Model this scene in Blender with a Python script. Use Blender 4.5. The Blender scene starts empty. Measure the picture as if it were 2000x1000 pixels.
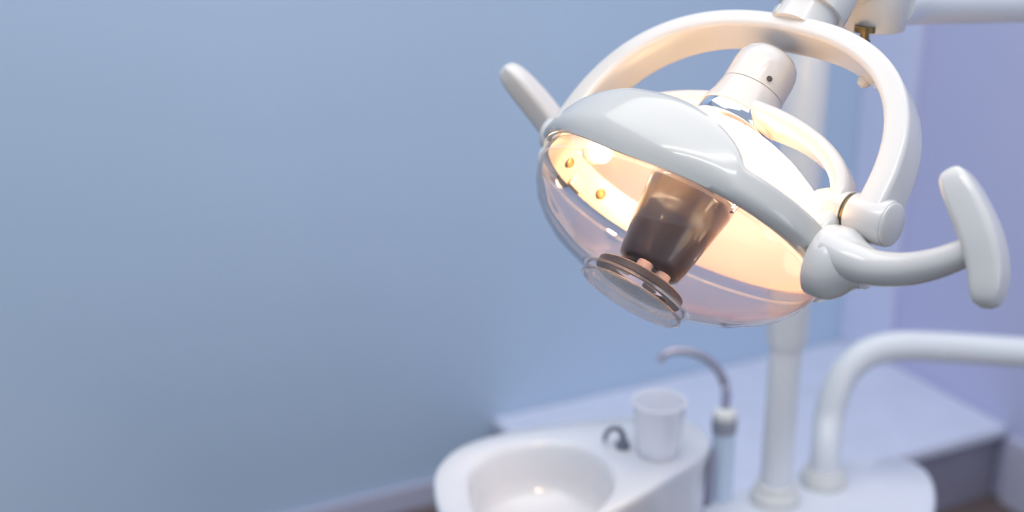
import bpy, bmesh, math, random
from mathutils import Vector, Matrix
random.seed(4)
S = bpy.context.scene
COL = S.collection
PI = math.pi

# ------------------------------------------------------------------ camera
FPX, H, TH = 2600.0, 1.80, math.radians(19.9)
CT, ST = math.cos(TH), math.sin(TH)
FWD, UP, RGT = Vector((0, CT, -ST)), Vector((0, ST, CT)), Vector((1, 0, 0))
CAMP = Vector((0, 0, H))
cd = bpy.data.cameras.new('camera'); cam = bpy.data.objects.new('camera', cd); COL.objects.link(cam)
cd.sensor_width = 36; cd.sensor_fit = 'HORIZONTAL'; cd.lens = FPX / 2000 * 36
cam.location = CAMP; cam.rotation_euler = (PI / 2 - TH, 0, 0)
cd.clip_start = 0.05; cd.clip_end = 60
cd.dof.use_dof = True; cd.dof.focus_distance = 1.30; cd.dof.aperture_fstop = 2.2
S.camera = cam

# ------------------------------------------------------------------ light
w = bpy.data.worlds.new('world'); S.world = w; w.use_nodes = True
bg = w.node_tree.nodes['Background']
bg.inputs[0].default_value = (0.68, 0.82, 1.0, 1); bg.inputs[1].default_value = 0.56

def area(name, loc, target, sx, sy, power, col):
    ld = bpy.data.lights.new(name, 'AREA'); ld.shape = 'RECTANGLE'; ld.size = sx; ld.size_y = sy
    ld.energy = power; ld.color = col
    o = bpy.data.objects.new(name, ld); COL.objects.link(o); o.location = loc
    o.rotation_euler = (Vector(target) - Vector(loc)).to_track_quat('-Z', 'Y').to_euler()
    return o
area('overhead_fill', (0.2, 1.7, 2.95), (0.2, 1.7, 0), 2.6, 2.0, 29, (1.0, 0.98, 0.97))  # added broad fill from overhead, no fixture behind it
for y in (0.55, 0.85):
    area('fluorescent_tube', (-0.15, y, 2.85), (-0.15, y, 0), 1.5, 0.07, 5, (1.0, 0.97, 0.95))
area('front_right_fill', (2.35, -0.9, 1.75), (0.4, 1.7, 1.3), 1.3, 1.5, 10, (0.90, 0.94, 1.0))  # added unseen fill light from the front right
S.view_settings.view_transform = 'Standard'; S.view_settings.look = 'None'
S.view_settings.exposure = 0.1; S.view_settings.gamma = 1.0
S.view_settings.use_curve_mapping = False

# ------------------------------------------------------------------ helpers
def px(x, y, t):
    """photo pixel + distance along the view axis -> world point"""
    return CAMP + RGT * ((x - 1000) / FPX * t) - UP * ((y - 500) / FPX * t) + FWD * t
def on_z(x, y, z):
    """photo pixel on a horizontal plane of height z"""
    drop = ST + (y - 500) / FPX * CT
    return px(x, y, (H - z) / drop)

def mat(name, col, rough=0.4, metal=0.0, coat=0.0, bump=0.0, bscale=60, var=0.0, vscale=4, spec=0.5, sss=0.0):
    m = bpy.data.materials.new(name); m.use_nodes = True
    nt = m.node_tree; b = nt.nodes['Principled BSDF']
    b.inputs['Base Color'].default_value = (*col, 1); b.inputs['Roughness'].default_value = rough
    b.inputs['Metallic'].default_value = metal; b.inputs['Coat Weight'].default_value = coat
    b.inputs['Coat Roughness'].default_value = 0.06
    b.inputs['Specular IOR Level'].default_value = spec
    tc = nt.nodes.new('ShaderNodeTexCoord')
    if var:
        n = nt.nodes.new('ShaderNodeTexNoise'); n.inputs['Scale'].default_value = vscale; n.inputs['Detail'].default_value = 4
        mx = nt.nodes.new('ShaderNodeMix'); mx.data_type = 'RGBA'
        mx.inputs[6].default_value = (*[c * (1 - var) for c in col], 1); mx.inputs[7].default_value = (*[min(1, c * (1 + var)) for c in col], 1)
        nt.links.new(tc.outputs['Object'], n.inputs['Vector']); nt.links.new(n.outputs['Fac'], mx.inputs[0]); nt.links.new(mx.outputs[2], b.inputs['Base Color'])
    if bump:
        n = nt.nodes.new('ShaderNodeTexNoise'); n.inputs['Scale'].default_value = bscale; n.inputs['Detail'].default_value = 3
        bp = nt.nodes.new('ShaderNodeBump'); bp.inputs['Strength'].default_value = bump; bp.inputs['Distance'].default_value = 0.002
        nt.links.new(tc.outputs['Object'], n.inputs['Vector']); nt.links.new(n.outputs['Fac'], bp.inputs['Height']); nt.links.new(bp.outputs[0], b.inputs['Normal'])
    return m

def clear_mat(name, tint, ior=1.45, rough=0.03, haze=0.0, hazecol=(0.9, 0.9, 0.95), ridges=0):
    """thin clear plastic: see-through with a Fresnel gloss and a little haze"""
    m = bpy.data.materials.new(name); m.use_nodes = True; nt = m.node_tree
    nt.nodes.remove(nt.nodes['Principled BSDF']); out = nt.nodes['Material Output']
    tr = nt.nodes.new('ShaderNodeBsdfTransparent'); tr.inputs[0].default_value = (*tint, 1)
    gl = nt.nodes.new('ShaderNodeBsdfGlossy'); gl.inputs['Roughness'].default_value = rough
    fr = nt.nodes.new('ShaderNodeFresnel')
    ge = nt.nodes.new('ShaderNodeNewGeometry'); im = nt.nodes.new('ShaderNodeMix'); im.data_type = 'FLOAT'
    im.inputs[2].default_value = ior; im.inputs[3].default_value = 1 / ior      # same gloss seen from either side of the thin sheet
    nt.links.new(ge.outputs['Backfacing'], im.inputs[0]); nt.links.new(im.outputs[0], fr.inputs[0])
    mx = nt.nodes.new('ShaderNodeMixShader')
    base = tr
    if haze:
        tl = nt.nodes.new('ShaderNodeBsdfTranslucent'); tl.inputs[0].default_value = (*hazecol, 1)
        df = nt.nodes.new('ShaderNodeBsdfDiffuse'); df.inputs[0].default_value = (*hazecol, 1)
        dm = nt.nodes.new('ShaderNodeMixShader'); dm.inputs[0].default_value = 0.5
        nt.links.new(df.outputs[0], dm.inputs[1]); nt.links.new(tl.outputs[0], dm.inputs[2])
        hm = nt.nodes.new('ShaderNodeMixShader'); hm.inputs[0].default_value = haze
        nt.links.new(tr.outputs[0], hm.inputs[1]); nt.links.new(dm.outputs[0], hm.inputs[2]); base = hm
    if ridges:
        tc = nt.nodes.new('ShaderNodeTexCoord'); wv = nt.nodes.new('ShaderNodeTexWave'); wv.inputs['Scale'].default_value = ridges
        bp = nt.nodes.new('ShaderNodeBump'); bp.inputs['Strength'].default_value = 0.6; bp.inputs['Distance'].default_value = 0.001
        nt.links.new(tc.outputs['Object'], wv.inputs['Vector']); nt.links.new(wv.outputs['Fac'], bp.inputs['Height'])
        nt.links.new(bp.outputs[0], gl.inputs['Normal']); nt.links.new(bp.outputs[0], fr.inputs['Normal'])
    nt.links.new(fr.outputs[0], mx.inputs[0]); nt.links.new(base.outputs[0], mx.inputs[1]); nt.links.new(gl.outputs[0], mx.inputs[2])
    nt.links.new(mx.outputs[0], out.inputs['Surface'])
    return m

M = {}
M['blue'] = mat('blue_wall_paint', (0.50, 0.625, 0.775), 0.75, bump=0.08, bscale=90, var=0.03, vscale=1.2)
M['lilac'] = mat('lilac_wall_paint', (0.57, 0.575, 0.79), 0.6, bump=0.05, bscale=90, var=0.02, vscale=1.5)
M['trim'] = mat('pale_lilac_trim', (0.70, 0.72, 0.90), 0.45, bump=0.03)
M['base'] = mat('baseboard_paint', (0.55, 0.54, 0.66), 0.5)
M['floor'] = mat('brown_floor', (0.16, 0.12, 0.11), 0.5, var=0.25, vscale=6, bump=0.1)
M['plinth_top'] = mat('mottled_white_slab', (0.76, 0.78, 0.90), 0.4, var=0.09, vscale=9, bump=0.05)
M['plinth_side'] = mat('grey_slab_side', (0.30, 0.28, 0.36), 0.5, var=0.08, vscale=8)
M['white'] = mat('white_gloss_plastic', (0.64, 0.62, 0.605), 0.22, coat=0.5)
M['hood'] = mat('white_hood_plastic', (0.565, 0.55, 0.525), 0.2, coat=0.6, bump=0.06, bscale=55)
M['cap'] = mat('warm_white_plastic', (0.62, 0.585, 0.56), 0.2, coat=0.6)
M['tube'] = mat('white_enamel_tube', (0.74, 0.76, 0.79), 0.3, coat=0.3)
M['bowl'] = mat('white_ceramic', (0.64, 0.655, 0.70), 0.18, coat=0.4)
M['unit'] = mat('unit_housing_plastic', (0.76, 0.78, 0.85), 0.35)
M['cream'] = mat('cream_collar_plastic', (0.70, 0.70, 0.68), 0.4)
M['bluegrey'] = mat('pale_blue_tube', (0.58, 0.68, 0.82), 0.35)
M['grey'] = mat('grey_plastic', (0.30, 0.32, 0.38), 0.45)
M['spout'] = mat('satin_grey_metal', (0.40, 0.38, 0.46), 0.3, metal=0.7)
M['darkspout'] = mat('dark_grey_metal', (0.13, 0.14, 0.19), 0.3, metal=0.6)
M['chrome'] = mat('chrome', (0.75, 0.76, 0.85), 0.06, metal=1.0)
M['brass'] = mat('brass_washer', (0.16, 0.12, 0.06), 0.35, metal=0.8)
M['screw'] = mat('amber_screw', (0.12, 0.06, 0.012), 0.3, metal=0.3)  # dark amber base colour
M['dark'] = mat('dark_socket', (0.05, 0.045, 0.04), 0.5)
M['gasket'] = mat('grey_gasket_rubber', (0.028, 0.033, 0.05), 0.4)
M['peg'] = mat('pale_pink_peg', (0.40, 0.33, 0.34), 0.45)
M['shield'] = mat('smoked_metal_shield', (0.015, 0.013, 0.022), 0.3, coat=0.9, spec=0.5)
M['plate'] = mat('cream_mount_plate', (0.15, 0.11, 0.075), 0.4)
M['clear'] = clear_mat('clear_cover_plastic', (0.97, 0.965, 0.97), 1.5, 0.02, haze=0.0)
M['lens'] = clear_mat('ridged_clear_lens', (0.92, 0.96, 0.98), 1.5, 0.05, haze=0.06, hazecol=(0.85, 0.93, 1.0), ridges=220)
M['rim'] = clear_mat('clear_rim_bead', (0.95, 0.94, 0.94), 1.9, 0.04, haze=0.06, hazecol=(1, 0.96, 0.94))
M['cup'] = clear_mat('translucent_cup', (0.9, 0.92, 0.98), 1.4, 0.1, haze=0.92, hazecol=(0.97, 0.97, 1.0))

def reflector_mat():
    m = bpy.data.materials.new('dichroic_glass_reflector'); m.use_nodes = True; nt = m.node_tree
    nt.nodes.remove(nt.nodes['Principled BSDF']); out = nt.nodes['Material Output']
    tl = nt.nodes.new('ShaderNodeBsdfTranslucent'); tl.inputs[0].default_value = (1.0, 0.90, 0.74, 1)
    df = nt.nodes.new('ShaderNodeBsdfDiffuse'); df.inputs[0].default_value = (0.78, 0.48, 0.36, 1)
    gl = nt.nodes.new('ShaderNodeBsdfGlossy'); gl.inputs[0].default_value = (0.92, 0.60, 0.46, 1); gl.inputs['Roughness'].default_value = 0.12
    tc = nt.nodes.new('ShaderNodeTexCoord'); vo = nt.nodes.new('ShaderNodeTexVoronoi'); vo.inputs['Scale'].default_value = 16
    vo.feature = 'SMOOTH_F1'
    bp = nt.nodes.new('ShaderNodeBump'); bp.inputs['Strength'].default_value = 0.35; bp.inputs['Distance'].default_value = 0.01
    nt.links.new(tc.outputs['Object'], vo.inputs['Vector']); nt.links.new(vo.outputs['Distance'], bp.inputs['Height']); nt.links.new(bp.outputs[0], gl.inputs['Normal'])
    a = nt.nodes.new('ShaderNodeMixShader'); a.inputs[0].default_value = 0.10
    nt.links.new(tl.outputs[0], a.inputs[1]); nt.links.new(df.outputs[0], a.inputs[2])
    b = nt.nodes.new('ShaderNodeMixShader'); b.inputs[0].default_value = 0.26
    nt.links.new(a.outputs[0], b.inputs[1]); nt.links.new(gl.outputs[0], b.inputs[2]); nt.links.new(b.outputs[0], out.inputs['Surface'])
    return m
M['reflector'] = reflector_mat()
def emit_mat(name, col, s):
    m = bpy.data.materials.new(name); m.use_nodes = True; nt = m.node_tree
    e = nt.nodes.new('ShaderNodeEmission'); e.inputs[0].default_value = (*col, 1); e.inputs[1].default_value = s
    nt.links.new(e.outputs[0], nt.nodes['Material Output'].inputs['Surface']); return m
M['bulb'] = emit_mat('halogen_bulb_glow', (1.0, 0.75, 0.48), 2600)

def empty(name, loc, label=None, cat=None):
    o = bpy.data.objects.new(name, None); COL.objects.link(o); o.location = loc
    o.empty_display_size = 0.05
    if label: o['label'] = label; o['category'] = cat
    return o
def obj(name, bm, m, parent=None, angle=40, bevel=0.0, solid=0.0, sub=0, offset=-1, mw=None):
    """link a bmesh as one mesh object; its vertices are in world space, the origin goes to the parent's"""
    bmesh.ops.recalc_face_normals(bm, faces=bm.faces)
    me = bpy.data.meshes.new(name); bm.to_mesh(me); bm.free()
    for p in me.polygons: p.use_smooth = True
    me.set_sharp_from_angle(angle=math.radians(angle))
    me.materials.append(M[m])
    o = bpy.data.objects.new(name, me); COL.objects.link(o)
    if parent is not None:
        o.parent = parent
        root = parent
        off = Vector((0, 0, 0))
        while root is not None: off += root.location; root = root.parent
        me.transform(Matrix.Translation(-off))
    if solid:
        md = o.modifiers.new('solid', 'SOLIDIFY'); md.thickness = solid; md.offset = offset
    if bevel:
        md = o.modifiers.new('bevel', 'BEVEL'); md.width = bevel; md.segments = 3; md.limit_method = 'ANGLE'; md.angle_limit = math.radians(40)
        md.harden_normals = False
    if sub:
        md = o.modifiers.new('sub', 'SUBSURF'); md.levels = sub; md.render_levels = sub
    return o
def top(o, label, cat):
    o['label'] = label; o['category'] = cat; return o

def loft(bm, rings, closed=True, cap0=True, cap1=True):
    vs = [[bm.verts.new(p) for p in r] for r in rings]
    n = len(vs[0])
    for a, b in zip(vs[:-1], vs[1:]):
        for i in range(n if closed else n - 1):
            k = (i + 1) % n
            bm.faces.new((a[i], a[k], b[k], b[i]))
    if closed and cap0: bm.faces.new(vs[0][::-1])
    if closed and cap1: bm.faces.new(vs[-1])
    return vs
def spline(pts, n, closed=False):
    """Catmull-Rom through pts (Vectors), n samples spaced evenly along it"""
    P = [Vector(p) for p in pts]; m = len(P); out = []
    segs = m if closed else m - 1
    for i in range(segs):
        if closed: p0, p1, p2, p3 = P[i - 1], P[i], P[(i + 1) % m], P[(i + 2) % m]
        else:
            p1, p2 = P[i], P[i + 1]
            p0 = P[i - 1] if i else p1 * 2 - p2
            p3 = P[i + 2] if i + 2 < m else p2 * 2 - p1
        for q in range(24):
            t = q / 24
            out.append(0.5 * ((2 * p1) + (p2 - p0) * t + (2 * p0 - 5 * p1 + 4 * p2 - p3) * t * t + (3 * p1 - p0 - 3 * p2 + p3) * t ** 3))
    out.append(P[0] if closed else P[-1])
    d = [0]
    for a, b in zip(out[:-1], out[1:]): d.append(d[-1] + (b - a).length)
    res = []; k = 0
    cnt = n if closed else n - 1
    for i in range(n):
        s = d[-1] * i / cnt
        while k < len(d) - 2 and d[k + 1] < s: k += 1
        f = 0 if d[k + 1] == d[k] else (s - d[k]) / (d[k + 1] - d[k])
        res.append(out[k].lerp(out[k + 1], min(1, f)))
    return res
def tangents(path):
    T = []
    for i in range(len(path)):
        a = path[max(0, i - 1)]; b = path[min(len(path) - 1, i + 1)]; T.append((b - a).normalized())
    return T
def tube(bm, path, rad, n=20, flat=1.0, side=None, cap=True):
    """round (or flattened) tube along a path; rad a number or a list; flat scales the direction across 'side'"""
    T = tangents(path)
    x = side.copy() if side is not None else (Vector((0, 0, 1)) if abs(T[0].z) < 0.9 else Vector((1, 0, 0)))
    rings = []
    for i, p in enumerate(path):
        x = (x - T[i] * x.dot(T[i])).normalized(); y = T[i].cross(x)
        r = rad[i] if isinstance(rad, (list, tuple)) else rad
        rings.append([p + x * (r * math.cos(2 * PI * k / n)) + y * (r * flat * math.sin(2 * PI * k / n)) for k in range(n)])
    loft(bm, rings, True, cap, cap)
def lathe(bm, o, ax, prof, n=40, x=None, cap0=True, cap1=True, sx=1.0, sy=1.0):
    """profile of (radius, height) pairs turned round the axis ax at o"""
    ax = ax.normalized()
    x = (x if x is not None else (Vector((1, 0, 0)) if abs(ax.x) < 0.9 else Vector((0, 0, 1))))
    x = (x - ax * x.dot(ax)).normalized(); y = ax.cross(x)
    rings = [[o + ax * h + x * (r * sx * math.cos(2 * PI * k / n)) + y * (r * sy * math.sin(2 * PI * k / n)) for k in range(n)] for r, h in prof]
    loft(bm, rings, True, cap0, cap1)
def rrect(w_, h_, r, seg=5):
    pts = []
    for cx, cy, a0 in ((w_ / 2 - r, h_ / 2 - r, 0), (-w_ / 2 + r, h_ / 2 - r, 90), (-w_ / 2 + r, -h_ / 2 + r, 180), (w_ / 2 - r, -h_ / 2 + r, 270)):
        for i in range(seg + 1):
            a = math.radians(a0 + 90 * i / seg); pts.append((cx + r * math.cos(a), cy + r * math.sin(a)))
    return pts
def strap(bm, path, side, secs):
    """sweep a section (list of (across-side, out)) along a path lying in the plane normal to side"""
    T = tangents(path); rings = []
    for i, p in enumerate(path):
        x = side; y = T[i].cross(x).normalized()
        sec = secs(i / (len(path) - 1)) if callable(secs) else secs
        rings.append([p + x * a + y * b for a, b in sec])
    loft(bm, rings)
def box(bm, o, e1, e2, e3, a0, a1, b0, b1, c0, c1):
    v = [bm.verts.new(o + e1 * a + e2 * b + e3 * c) for a in (a0, a1) for b in (b0, b1) for c in (c0, c1)]
    for f in ((0, 1, 3, 2), (4, 6, 7, 5), (0, 4, 5, 1), (2, 3, 7, 6), (0, 2, 6, 4), (1, 5, 7, 3)): bm.faces.new([v[i] for i in f])
B = bmesh.new

# ------------------------------------------------------------------ the room
ZP = 0.21                                             # plinth height
K = on_z(1655, 660, ZP); K.z = 0                      # the corner of the two walls
WA = math.radians(26.3)
E1, E2, EZ = Vector((math.cos(WA), math.sin(WA), 0)), Vector((math.sin(WA), -math.cos(WA), 0)), Vector((0, 0, 1))
def struct(name, bm, m, bevel=0.0):
    o = obj(name, bm, m, bevel=bevel); o['kind'] = 'structure'; return o
bm = B(); box(bm, K, E1, E2, EZ, -6.0, 2.6, -0.12, 5.5, -0.1, 0); struct('floor', bm, 'floor')
bm = B(); box(bm, K, E1, E2, EZ, -6.0, 0.12, -0.12, 0, 0, 3.1); struct('wall_left', bm, 'blue')
bm = B(); box(bm, K, E1, E2, EZ, 0, 0.12, 0, 3.2, 0, 3.1); struct('wall_right', bm, 'lilac')
bm = B(); box(bm, K, E1, E2, EZ, -0.035, 0, 0, 0.195, ZP + 0.001, 3.1); struct('trim_1', bm, 'trim', 0.006)
bm = B(); box(bm, K, E1, E2, EZ, -6.0, -1.19, 0, 0.016, 0, 0.07); struct('baseboard_left', bm, 'base', 0.004)
bm = B(); box(bm, K, E1, E2, EZ, -0.03, 0, 0.66, 3.2, 0, 0.2); struct('baseboard_right', bm, 'base', 0.01)

# ------------------------------------------------------------------ low plinth in the corner
r = empty('storage_plinth', K - E1 * 0.6 + E2 * 0.3, 'low wide plinth with mottled white top and grey sides in the wall corner', 'plinth')
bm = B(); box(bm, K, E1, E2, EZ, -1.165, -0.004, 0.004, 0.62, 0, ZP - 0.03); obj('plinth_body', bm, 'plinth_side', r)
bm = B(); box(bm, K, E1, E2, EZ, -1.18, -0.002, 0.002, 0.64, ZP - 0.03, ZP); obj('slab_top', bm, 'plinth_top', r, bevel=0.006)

# ------------------------------------------------------------------ dental unit
ZU, ZR = 0.63, 0.81
u0 = on_z(1600, 1000, ZU); u0.z = 0
unit = empty('dental_unit', u0, 'white dental unit housing with spittoon bowl, spouts and bent tray arm', 'dental unit')
out = spline([on_z(x, y, ZU) for x, y in ((1372, 968), (1440, 958), (1490, 943), (1560, 915), (1640, 897), (1740, 889), (1798, 905), (1826, 945),
      (1824, 1000), (1780, 1070), (1640, 1130), (1500, 1110), (1400, 1040))], 72, True)
cen = sum(out, Vector()) / len(out)
def ring(o, c, sc, z): return [Vector((c.x + (p.x - c.x) * sc, c.y + (p.y - c.y) * sc, z)) for p in o]
bm = B(); loft(bm, [ring(out, cen, 0.88, 0.0), ring(out, cen, 0.90, 0.1), ring(out, cen, 0.95, 0.45), ring(out, cen, 0.985, ZU - 0.03), ring(out, cen, 1.0, ZU - 0.014),
                    ring(out, cen, 0.99, ZU - 0.004), ring(out, cen, 0.965, ZU), ring(out, cen, 0.5, ZU)]); obj('housing', bm, 'unit', unit)
# spittoon
ro = spline([on_z(x, y, ZR) for x, y in ((846, 940), (856, 908), (890, 876), (950, 852), (1050, 832), (1150, 819), (1240, 810), (1310, 809), (1355, 823), (1384, 850),
      (1386, 872), (1365, 898), (1320, 927), (1250, 968), (1160, 1015), (1060, 1058), (960, 1075), (890, 1050), (855, 990))], 96, True)
ri = spline([on_z(x, y, ZR) for x, y in ((913, 935), (932, 904), (975, 878), (1040, 863), (1110, 865), (1165, 886), (1194, 915), (1200, 945),
      (1180, 980), (1120, 1022), (1040, 1045), (960, 1028), (922, 985))], 96, True)
bc = sum(ro, Vector()) / 96; ic = sum(ri, Vector()) / 96
bm = B()
loft(bm, [ring(ro, bc, 0.72, 0.42), ring(ro, bc, 0.88, 0.56), ring(ro, bc, 0.955, 0.70), ring(ro, bc, 0.975, ZR - 0.03), ring(ro, bc, 0.995, ZR - 0.018), ring(ro, bc, 1.0, ZR - 0.009), ring(ro, bc, 0.99, ZR - 0.002), ring(ro, bc, 0.975, ZR),
          ring(ri, ic, 1.04, ZR), ring(ri, ic, 1.0, ZR - 0.003), ring(ri, ic, 0.965, ZR - 0.014), ring(ri, ic, 0.92, ZR - 0.055), ring(ri, ic, 0.87, ZR - 0.075),
          ring(ri, ic, 0.75, ZR - 0.085), ring(ri, ic, 0.4, ZR - 0.095), ring(ri, ic, 0.08, ZR - 0.098)])
bowl = obj('spittoon_bowl', bm, 'bowl', unit, angle=70)
# bracket that carries the bowl
bm = B(); p0 = Vector((bc.x, bc.y, 0.46)); p1 = Vector((cen.x, cen.y, 0.46)); tube(bm, [p0, p0.lerp(p1, 0.5), p1], 0.05, 20); obj('bowl_bracket', bm, 'unit', unit)
# bowl rinse spout
b0 = on_z(1216, 874, ZR); t0 = (b0 - CAMP).dot(FWD)
bm = B(); lathe(bm, b0, EZ, [(0.011, -0.001), (0.011, 0.008), (0.007, 0.011)], 20)
tube(bm, spline([b0 + EZ * 0.005, px(1217, 852, t0), px(1208, 838, t0), px(1194, 838, t0), px(1184, 848, t0), px(1180, 862, t0)], 24), [0.0052 - 0.002 * i / 23 for i in range(24)], 14)
obj('rinse_spout', bm, 'darkspout', unit)
# tall cup-filler spout on a pale blue tube
g0 = on_z(1406, 972, ZU); tg = (g0 - CAMP).dot(FWD)
bm = B(); lathe(bm, g0, EZ, [(0.0195, -0.01), (0.0195, 0.128)], 28); fp = obj('filler_post', bm, 'bluegrey', unit)
gt = g0 + EZ * 0.128
bm = B(); lathe(bm, gt, EZ, [(0.0215, 0), (0.0215, 0.026)], 28); obj('grey_collar', bm, 'grey', fp, bevel=0.002)
bm = B(); lathe(bm, gt, EZ, [(0.020, 0.026), (0.019, 0.036), (0.013, 0.041)], 28); obj('cream_cap', bm, 'cream', fp)
bm = B(); sp = spline([gt + EZ * 0.036, px(1418, 762, tg), px(1408, 732, tg), px(1386, 705, tg), px(1352, 688, tg), px(1318, 685, tg), px(1297, 693, tg), px(1289, 706, tg)], 36)
tube(bm, sp, [0.0085 - 0.002 * i / 35 for i in range(36)], 16); obj('gooseneck_spout', bm, 'spout', fp)
bm = B(); s0 = on_z(1381, 985, ZU); tube(bm, [s0 - EZ * 0.005, s0 + EZ * 0.06, s0 + EZ * 0.105], 0.007, 12); obj('drain_pipe', bm, 'spout', unit)
# tray arm
a0 = on_z(1607, 943, ZU); ta = (a0 - CAMP).dot(FWD)
pts = [a0 + EZ * 0.0, a0 + EZ * 0.06, px(1618, 820, ta), px(1628, 775, ta), px(1652, 725, ta), px(1693, 690, ta), px(1748, 676, ta), px(1830, 677, ta), px(2000, 688, ta - 0.02), px(2200, 702, ta - 0.04), px(2500, 722, ta - 0.07)]
bm = B(); tube(bm, spline(pts, 70), 0.0262, 28); ar = obj('tray_arm', bm, 'tube', unit)
bm = B(); lathe(bm, a0, EZ, [(0.040, -0.004), (0.041, 0.012), (0.038, 0.022), (0.034, 0.024), (0.034, 0.030), (0.028, 0.033)], 32); obj('arm_collar', bm, 'cream', ar)

# disposable cup on the spittoon ledge
c0 = on_z(1284, 884, ZR)
bm = B(); lathe(bm, c0, EZ, [(0.030, 0.0005), (0.0325, 0.003), (0.034, 0.02), (0.0405, 0.085), (0.0425, 0.087), (0.0425, 0.09), (0.0395, 0.09), (0.0325, 0.022), (0.030, 0.006)], 40)
top(obj('drinking_cup', bm, 'cup'), 'translucent white plastic drinking cup standing on the spittoon ledge', 'cup')

# ------------------------------------------------------------------ lamp frame: J lateral, KK across, A along the beam
tilt, jang = math.radians(12), math.radians(45)
def camvec(x, y, z): return RGT * x - UP * y - FWD * z        # x right, y down, z towards the camera
al = math.hypot(0.527, 0.85)
ax_, ay_, az_ = -0.527 / al * math.cos(tilt), 0.85 / al * math.cos(tilt), math.sin(tilt)
mx_, my_ = ay_ / math.cos(tilt), -ax_ / math.cos(tilt)
A = camvec(ax_, ay_, az_)
m3 = camvec(mx_, my_, 0)
u3 = A.cross(m3)
if u3.dot(FWD) > 0: u3 = -u3
J = (m3 * math.cos(jang) + u3 * math.sin(jang)).normalized()
tmp = (ay_ * 1, 0)
KK = camvec(0.524, 0.498, -0.692); KK = (KK - A * KK.dot(A) - J * KK.dot(J)).normalized()
C = px(1327, 420, 1.36)
def L(j, k, a): return C + J * j + KK * k + A * a
def se(ph, Rj, Rk, n=2.12):
    c, s = math.cos(ph), math.sin(ph)
    q = (abs(c / Rj) ** n + abs(s / Rk) ** n) ** (-1 / n)
    return q * c, q * s
RJ, RK = 0.178, 0.145

lamp = empty('dental_lamp', C, 'white dental operating lamp with clear dome cover, lit yellow reflector and hooped yoke', 'lamp')
# --- hood: shell round the near side with a raised visor
def hood_top(d):
    x = abs(d - 270) / 50.0
    return -0.022 - 0.043 * max(0.0, 1 - x ** 2.6) ** 0.7
bm = B(); rings = []
for i in range(97):
    d = 210 + 185 * i / 96; ph = math.radians(d)
    x, y = se(ph, RJ, RK); at = hood_top(d); rg = []
    endf = min(1, max(0, min((d - 202) / 12.0, (395 - d) / 28.0))); endf = math.sin(endf * PI / 2)
    w_ = min(1.0, max(0.0, (285 - d) / 70.0)); lo = 0.012 - 0.018 * w_ * w_ * (3 - 2 * w_)
    hi = at * endf + (-0.003) * (1 - endf)
    cross = []
    for q in range(13):
        f = q / 12; a = lo + (hi - lo) * f
        s = math.sqrt(max(0, 1 - ((a - 0.012) / 0.17) ** 2))
        if f < 0.38: s *= 1 - 0.05 * (1 - f / 0.38) ** 2
        if f > 0.86: s *= 1 - 0.02 * ((f - 0.86) / 0.14) ** 2
        cross.append((s, a))
    rg = [L(x * s, y * s, a) for s, a in cross]
    rg += [L(x * (s - 0.022), y * (s - 0.022), a) for s, a in reversed(cross)]
    rings.append(rg)
loft(bm, rings)
hood = obj('hood', bm, 'hood', lamp, angle=55)
# --- reflector: faceted-glass bowl
prof = [(0.955, -0.002), (0.945, -0.010), (0.925, -0.020), (0.875, -0.036), (0.80, -0.052), (0.70, -0.066), (0.58, -0.079), (0.45, -0.090), (0.34, -0.098), (0.22, -0.105)]
bm = B(); N = 96
vv = [[bm.verts.new(L(*(c_ * s for c_ in se(2 * PI * k / N, RJ, RK)), a)) for k in range(N)] for s, a in prof]
for p, q in zip(vv[:-1], vv[1:]):
    for k in range(N): bm.faces.new((p[k], p[(k + 1) % N], q[(k + 1) % N], q[k]))
obj('reflector', bm, 'reflector', lamp)
# --- mount plate with screws on the inner far side
bm = B(); vv = []
for d in range(140, 222, 4):
    ph = math.radians(d); x, y = se(ph, RJ, RK)
    vv.append([L(x * s, y * s, a) for s, a in ((0.918, 0.002), (0.878, -0.030), (0.866, -0.030), (0.906, 0.002))])
loft(bm, vv); plate = obj('mount_plate', bm, 'plate', lamp)
for d in (187, 164):
    ph = math.radians(d); x, y = se(ph, RJ, RK); c = L(x * 0.886, y * 0.886, -0.015); nrm = (J * -x + KK * -y).normalized()
    bm = B(); lathe(bm, c - nrm * 0.002, nrm, [(0.006, 0), (0.006, 0.0045), (0.0045, 0.0055), (0.004, 0.004), (0.0005, 0.004)], 20); sc_ = obj('screw', bm, 'screw', plate)
ph = math.radians(176); x, y = se(ph, RJ, RK); nrm = (J * -x + KK * -y).normalized(); tv = nrm.cross(A).normalized()
bm = B(); box(bm, L(x * 0.900, y * 0.900, -0.006), tv, A, nrm, -0.011, 0.011, -0.007, 0.007, -0.002, 0.003); obj('latch', bm, 'plate', plate, bevel=0.001)
# --- clear cover
prof = [(0.922, 0.0, 0), (0.922, 0.012, 0), (0.91, 0.022, 0), (0.875, 0.035, 0), (0.815, 0.049, 0), (0.725, 0.062, 0), (0.62, 0.073, 0), (0.51, 0.082, 0.15), (0.42, 0.088, 0.5), (0.36, 0.0915, 1.0)]
bm = B(); vv = []
for s, a, rd in prof:
    rg = []
    for k in range(N):
        ph = 2 * PI * k / N; x, y = se(ph, RJ, RK)
        cx, cy = 0.0555 * math.cos(ph), 0.0555 * math.sin(ph)
        rg.append(bm.verts.new(L(x * s * (1 - rd) + cx * rd, y * s * (1 - rd) + cy * rd, a)))
    vv.append(rg)
for p, q in zip(vv[:-1], vv[1:]):
    for k in range(N): bm.faces.new((p[k], p[(k + 1) % N], q[(k + 1) % N], q[k]))
cover = obj('clear_cover', bm, 'clear', lamp, solid=0.0022, offset=0)
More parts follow.
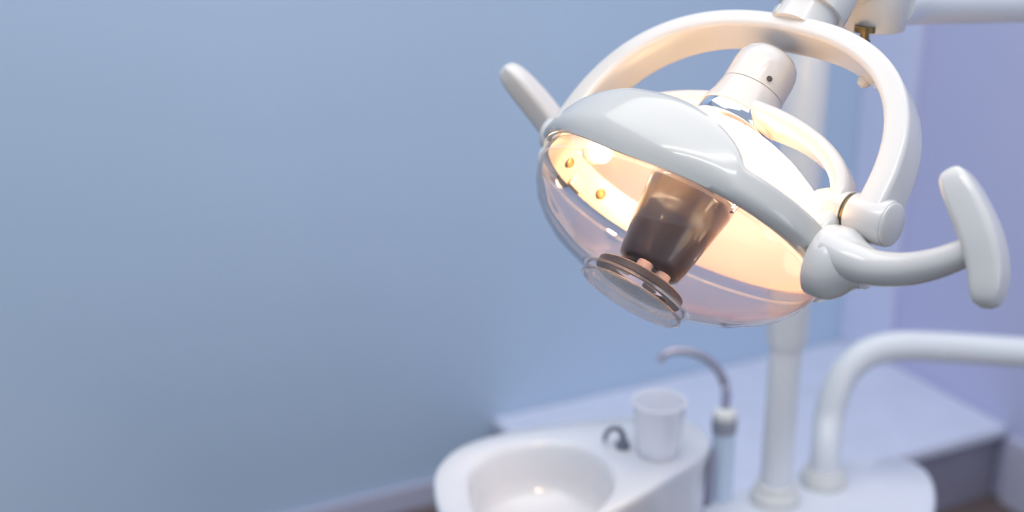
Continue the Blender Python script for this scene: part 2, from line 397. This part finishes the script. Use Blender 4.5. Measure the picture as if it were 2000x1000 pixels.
# rim flange of the cover, round lens end with bead
def rimloop(s, a, n=120): return [L(*(c_ * s for c_ in se(2 * PI * k / n, RJ, RK)), a) for k in range(n)]
def torus(bm, loop, r, n=8, up=A):
    m = len(loop); rg = []
    cc = sum(loop, Vector()) / m
    for p in loop:
        o_ = (p - cc).normalized(); rg.append([p + o_ * (r * math.cos(2 * PI * k / n)) + up * (r * math.sin(2 * PI * k / n)) for k in range(n)])
    rg.append(rg[0])
    vs = [[bm.verts.new(q) for q in x] for x in rg[:-1]]
    for i in range(m):
        for k in range(n): bm.faces.new((vs[i][k], vs[(i + 1) % m][k], vs[(i + 1) % m][(k + 1) % n], vs[i][(k + 1) % n]))
bm = B(); torus(bm, rimloop(0.922, 0.014), 0.0016); obj('cover_flange', bm, 'rim', cover)
O0 = L(0, 0, 0)
bm = B(); lathe(bm, O0, A, [(0.0555, 0.0905), (0.056, 0.100)], 64, cap0=False, cap1=False); obj('lens_wall', bm, 'clear', cover, solid=0.002)
bm = B(); lathe(bm, O0, A, [(0.0535, 0.0985), (0.0535, 0.1005)], 64); obj('lens_face', bm, 'lens', cover)
bm = B(); torus(bm, [L(0.0555 * math.cos(2 * PI * k / 64), 0.0555 * math.sin(2 * PI * k / 64), 0.1) for k in range(64)], 0.0017); torus(bm, [L(0.0555 * math.cos(2 * PI * k / 64), 0.0555 * math.sin(2 * PI * k / 64), 0.0905) for k in range(64)], 0.0012); obj('lens_bead', bm, 'rim', cover)
# --- gasket disc, pegs, shield, bulb
bm = B(); lathe(bm, O0, A, [(0.034, 0.078), (0.0465, 0.078), (0.048, 0.0795), (0.048, 0.0865), (0.0465, 0.088), (0.034, 0.088), (0.034, 0.078)], 64, cap0=False, cap1=False); obj('gasket_disc', bm, 'gasket', lamp)
for d in (300, 352, 190, 100):
    q = math.radians(d)
    bm = B(); lathe(bm, L(0.024 * math.cos(q), 0.024 * math.sin(q), 0), A, [(0.0085, 0.067), (0.0085, 0.0785)], 20); obj('peg', bm, 'peg', lamp, bevel=0.0008)
bm = B(); lathe(bm, O0, A, [(0.0475, -0.028), (0.047, -0.018), (0.044, 0.0), (0.0385, 0.038), (0.0355, 0.056), (0.0335, 0.0635), (0.028, 0.0675), (0.012, 0.068)], 64, cap0=False)
obj('bulb_shield', bm, 'shield', lamp, solid=0.0015)
bm = B(); lathe(bm, O0, A, [(0.003, -0.072), (0.0075, -0.069), (0.009, -0.06), (0.009, -0.046), (0.0075, -0.038), (0.003, -0.035)], 24); bulb = obj('halogen_bulb', bm, 'bulb', lamp)
bm = B(); lathe(bm, O0, A, [(0.012, -0.118), (0.012, -0.078), (0.008, -0.071)], 24); obj('bulb_socket', bm, 'peg', lamp)
bm = B()
for d in (200, 20):
    q = math.radians(d); p = [L(0.0465 * math.cos(q), 0.0465 * math.sin(q), -0.026), L(0.05 * math.cos(q), 0.05 * math.sin(q), -0.06), L(0.045 * math.cos(q), 0.045 * math.sin(q), -0.108)]
    tube(bm, spline(p, 10), 0.003, 10)
obj('shield_bracket', bm, 'chrome', lamp)
q = math.radians(318); rd_ = (J * math.cos(q) + KK * math.sin(q)); td_ = A.cross(rd_).normalized()
bm = B(); box(bm, L(0, 0, 0), td_, A, rd_, -0.016, 0.016, -0.044, -0.026, 0.0465, 0.050); obj('glass_tab', bm, 'bowl', lamp, bevel=0.001)  # plain white colour stands in for the tab's bright specular gloss
# --- hub behind the reflector
bm = B(); lathe(bm, O0, A, [(0.036, -0.1212), (0.0412, -0.1212), (0.0418, -0.1205), (0.0424, -0.1085), (0.0418, -0.1075), (0.036, -0.1075)], 64, cap0=False, cap1=False); obj('chrome_collar', bm, 'chrome', lamp)
hub = None
bm = B(); lathe(bm, O0, A, [(0.0415, -0.1213), (0.0422, -0.1225), (0.0405, -0.129), (0.0375, -0.138), (0.0348, -0.1540)], 64); hub = obj('hub', bm, 'cap', lamp)
bm = B(); lathe(bm, O0, A, [(0.0335, -0.1535), (0.0335, -0.1555)], 48); obj('seam_ring', bm, 'grey', lamp)
bm = B(); lathe(bm, O0, A, [(0.0345, -0.1550), (0.0345, -0.180), (0.0335, -0.188), (0.031, -0.195), (0.0265, -0.2005), (0.019, -0.2045), (0.010, -0.2065), (0.002, -0.207)], 64); capo = obj('hub_cap', bm, 'cap', lamp, angle=60)
sd = (J * 0.80 - KK * 0.60).normalized()
cs = L(0, 0, -0.163) + sd * 0.0345
bm = B(); lathe(bm, cs - sd * 0.001, sd, [(0.0042, 0), (0.0042, 0.0018), (0.0034, 0.0018), (0.0034, 0.0)], 20); obj('screw_hole_rim', bm, 'white', capo)
bm = B(); lathe(bm, cs - sd * 0.001, sd, [(0.0033, 0.0), (0.0033, 0.0014)], 16); obj('set_screw', bm, 'dark', capo)
# --- rear bracket: bow from joint to joint over the reflector
def bow(Jr, b, topa, n, cnt=64):
    out_ = []
    for i in range(cnt):
        q = PI * i / (cnt - 1); c, s = math.cos(q), math.sin(q)
        out_.append(L(math.copysign(Jr * abs(c) ** (2 / n), c), 0, -b - (topa - b) * s ** (2 / n)))
    return out_
def brsec(t):
    wd = 0.040 + 0.016 * math.sin(PI * t) ** 3
    return rrect(wd, 0.019, 0.0088, 6)
bm = B(); strap(bm, spline(bow(0.166, 0.048, 0.128, 2.05), 80), KK, brsec); br = obj('rear_bracket', bm, 'cap', lamp, angle=60)
for sg in (1, -1):
    bm = B(); lathe(bm, L(0, 0, -0.05), J * sg, [(0.016, 0.140), (0.0195, 0.150), (0.0205, 0.160), (0.0205, 0.1765)], 40); obj('pivot_boss', bm, 'cap', br)
    # strut from boss to hood band
    bm = B(); tube(bm, spline([L(sg * 0.162, 0, -0.05), L(sg * 0.168, -0.01, -0.03), L(sg * 0.169, -0.012, -0.012)], 10), 0.011, 16); obj('hood_strut', bm, 'hood', br)
# --- yoke
yoke = None
def yksec(t):
    e = abs(t - 0.5) * 2
    return rrect(0.050 - 0.008 * e, 0.020 + 0.008 * e, 0.0055)
bm = B(); strap(bm, spline(bow(0.2015, 0.052, 0.2325, 2.45), 120), KK, yksec); yoke = obj('yoke', bm, 'white', lamp, angle=60)
for sg in (1, -1):
    bm = B(); lathe(bm, L(0, 0, -0.05), J * sg, [(0.019, 0.1765), (0.019, 0.1815)], 40); obj('brass_washer', bm, 'brass', yoke)
    bm = B(); lathe(bm, L(0, 0, -0.05), J * sg, [(0.021, 0.1815), (0.0222, 0.184), (0.0222, 0.218), (0.0212, 0.2205)], 48); obj('pivot_barrel', bm, 'white', yoke)
    bm = B(); lathe(bm, L(0, 0, -0.05), J * sg, [(0.0205, 0.2200), (0.0205, 0.2225), (0.0185, 0.2240)], 48); obj('pivot_cover', bm, 'white', yoke)
# small stop stud inside the yoke
bm = B(); sp0 = L(0.103, 0.020, -0.206); lathe(bm, sp0, (C - sp0).normalized(), [(0.007, -0.012), (0.007, 0.004), (0.004, 0.008)], 18); obj('stop_stud', bm, 'white', yoke)
# swivel sleeve on top of the yoke
bm = B(); OS = L(0.012, 0.0, 0); lathe(bm, OS, A, [(0.0325, -0.236), (0.0315, -0.245), (0.0310, -0.300)], 48); slv = obj('swivel_sleeve', bm, 'white', lamp)
bm = B(); kd = (-KK * 0.8 - J * 0.6).normalized(); box(bm, OS + kd * 0.0295, kd.cross(A).normalized(), A, kd, -0.0065, 0.0065, -0.2485, -0.238, 0, 0.0045); obj('sleeve_key', bm, 'white', slv, bevel=0.001)

# --- handles
def grip(name_pts, wid, thick, face, parent):
    pth = spline(name_pts, 40); T = tangents(pth); rings = []
    for i, p in enumerate(pth):
        t = i / 39; e = 1 - abs(2 * t - 1) ** 6
        x = (face - T[i] * face.dot(T[i])).normalized(); y = T[i].cross(x)
        sc1 = (0.30 + 0.70 * e ** 0.5) * (0.86 + 0.14 * math.sin(PI * t))
        rings.append([p + x * (a * sc1) + y * (b * sc1) for a, b in rrect(wid, thick, min(wid, thick) * 0.24, 6)])
    bm = B(); loft(bm, rings); return obj('grip', bm, 'white', parent, angle=60)
# near handle (right in the photograph)
m0 = L(0.178, 0, -0.006)
bm = B(); rings = []
for h_, sa, sk, sh in ((-0.004, 0.036, 0.029, 0.000), (0.012, 0.037, 0.030, 0.000), (0.019, 0.0355, 0.029, 0.001), (0.025, 0.031, 0.026, 0.002), (0.031, 0.0255, 0.0225, 0.003), (0.038, 0.0215, 0.0195, 0.004), (0.046, 0.0195, 0.018, 0.004)):
    rings.append([m0 + J * h_ + A * (sa * math.cos(2 * PI * k / 40) + 0.008 - sh) + KK * (sk * math.sin(2 * PI * k / 40)) for k in range(40)])
loft(bm, rings); mt = obj('handle_mount', bm, 'white', lamp, angle=60)
t1 = 1.205
hp = spline([px(1622, 492, 1.225), px(1655, 508, 1.21), px(1705, 523, 1.194), px(1765, 526, 1.17), px(1830, 514, 1.145), px(1900, 488, 1.125)], 30)
bm = B(); tube(bm, hp, [0.0205 - 0.0085 * (i / 29) ** 0.7 for i in range(30)], 28); ha = obj('handle_arm', bm, 'white', lamp)
grip([px(1856, 330, 1.142), px(1890, 398, 1.13), px(1918, 465, 1.12), px(1931, 532, 1.115), px(1926, 602, 1.112)], 0.031, 0.037, camvec(0.80, -0.15, 0.58), ha)
# far handle
hf = spline([L(-0.168, 0, -0.01), L(-0.20, 0.0, -0.02), px(1100, 262, 1.60)], 20)
bm = B(); tube(bm, hf, [0.0185 - 0.005 * i / 19 for i in range(20)], 24); hb = obj('handle_arm', bm, 'white', lamp)
grip([px(984, 130, 1.60), px(1022, 172, 1.603), px(1062, 220, 1.605), px(1096, 270, 1.605), px(1120, 318, 1.60)], 0.032, 0.032, camvec(0.6, -0.4, 0.6), hb)

# ------------------------------------------------------------------ lamp support: post, arms, joint housing
pb = on_z(1512, 978, ZU)
sup = empty('lamp_support', pb, 'tall white lamp post with horizontal arm and joint housing above the yoke', 'lamp stand')
bm = B(); lathe(bm, pb, EZ, [(0.0268, 0.0), (0.0268, 0.50)], 40); obj('lower_post', bm, 'tube', sup)
bm = B(); lathe(bm, pb, EZ, [(0.042, 0.0), (0.0425, 0.014), (0.039, 0.022), (0.033, 0.024), (0.033, 0.034), (0.0275, 0.037)], 40); obj('post_collar', bm, 'cream', sup)
tp = (pb - CAMP).dot(FWD)
zs = px(1540, 655, tp - 0.1).z - pb.z
ptop = 1.66 - pb.z
bm = B(); lathe(bm, pb, EZ, [(0.028, zs - 0.02), (0.034, zs), (0.034, ptop - 0.01), (0.030, ptop)], 40); obj('upper_post', bm, 'tube', sup)
hc = px(1706, 57, 1.47); hz = hc.z
bm = B(); lathe(bm, hc, EZ, [(0.0325, 0.0), (0.0338, 0.002), (0.0345, 0.075), (0.032, 0.082)], 48); hs = obj('joint_housing', bm, 'white', sup)
sk0 = OS - A * 0.272
bm = B(); lathe(bm, OS, A, [(0.036, -0.335), (0.0385, -0.30), (0.0385, -0.268), (0.0375, -0.264), (0.032, -0.264)], 48); obj('socket', bm, 'white', hs)
bm = B(); tube(bm, [OS - A * 0.325, (OS - A * 0.32).lerp(hc + EZ * 0.06, 0.6), hc + EZ * 0.055], 0.034, 28); obj('socket_neck', bm, 'white', hs)
bm = B(); lathe(bm, px(1690, 57, 1.445), EZ * -1, [(0.012, -0.004), (0.012, 0.003), (0.005, 0.003), (0.005, 0.012), (0.0065, 0.012), (0.0065, 0.018)], 24); obj('lock_screw', bm, 'brass', hs)
el = px(2330, -10, 1.85)
bm = B(); tube(bm, spline([hc + EZ * 0.030 + camvec(0.02, 0, -0.01), px(1800, 4, 1.56), px(2000, 3, 1.68), px(2200, 0, 1.79), el], 40), 0.0262, 28); obj('spring_arm', bm, 'tube', sup)
e_top = Vector((el.x, el.y, 1.66))
bm = B(); lathe(bm, Vector((el.x, el.y, 0)), EZ, [(0.034, el.z - 0.05), (0.036, el.z - 0.045), (0.036, 1.69), (0.03, 1.70)], 32); obj('elbow_joint', bm, 'white', sup)
pt = Vector((pb.x, pb.y, 1.65))
bm = B(); tube(bm, [pt, pt.lerp(e_top, 0.5), e_top], 0.026, 28); obj('upper_arm', bm, 'tube', sup)
bm = B(); lathe(bm, pb, EZ, [(0.036, ptop - 0.05), (0.037, ptop), (0.036, ptop + 0.03), (0.03, ptop + 0.036)], 32); obj('post_head', bm, 'white', sup)
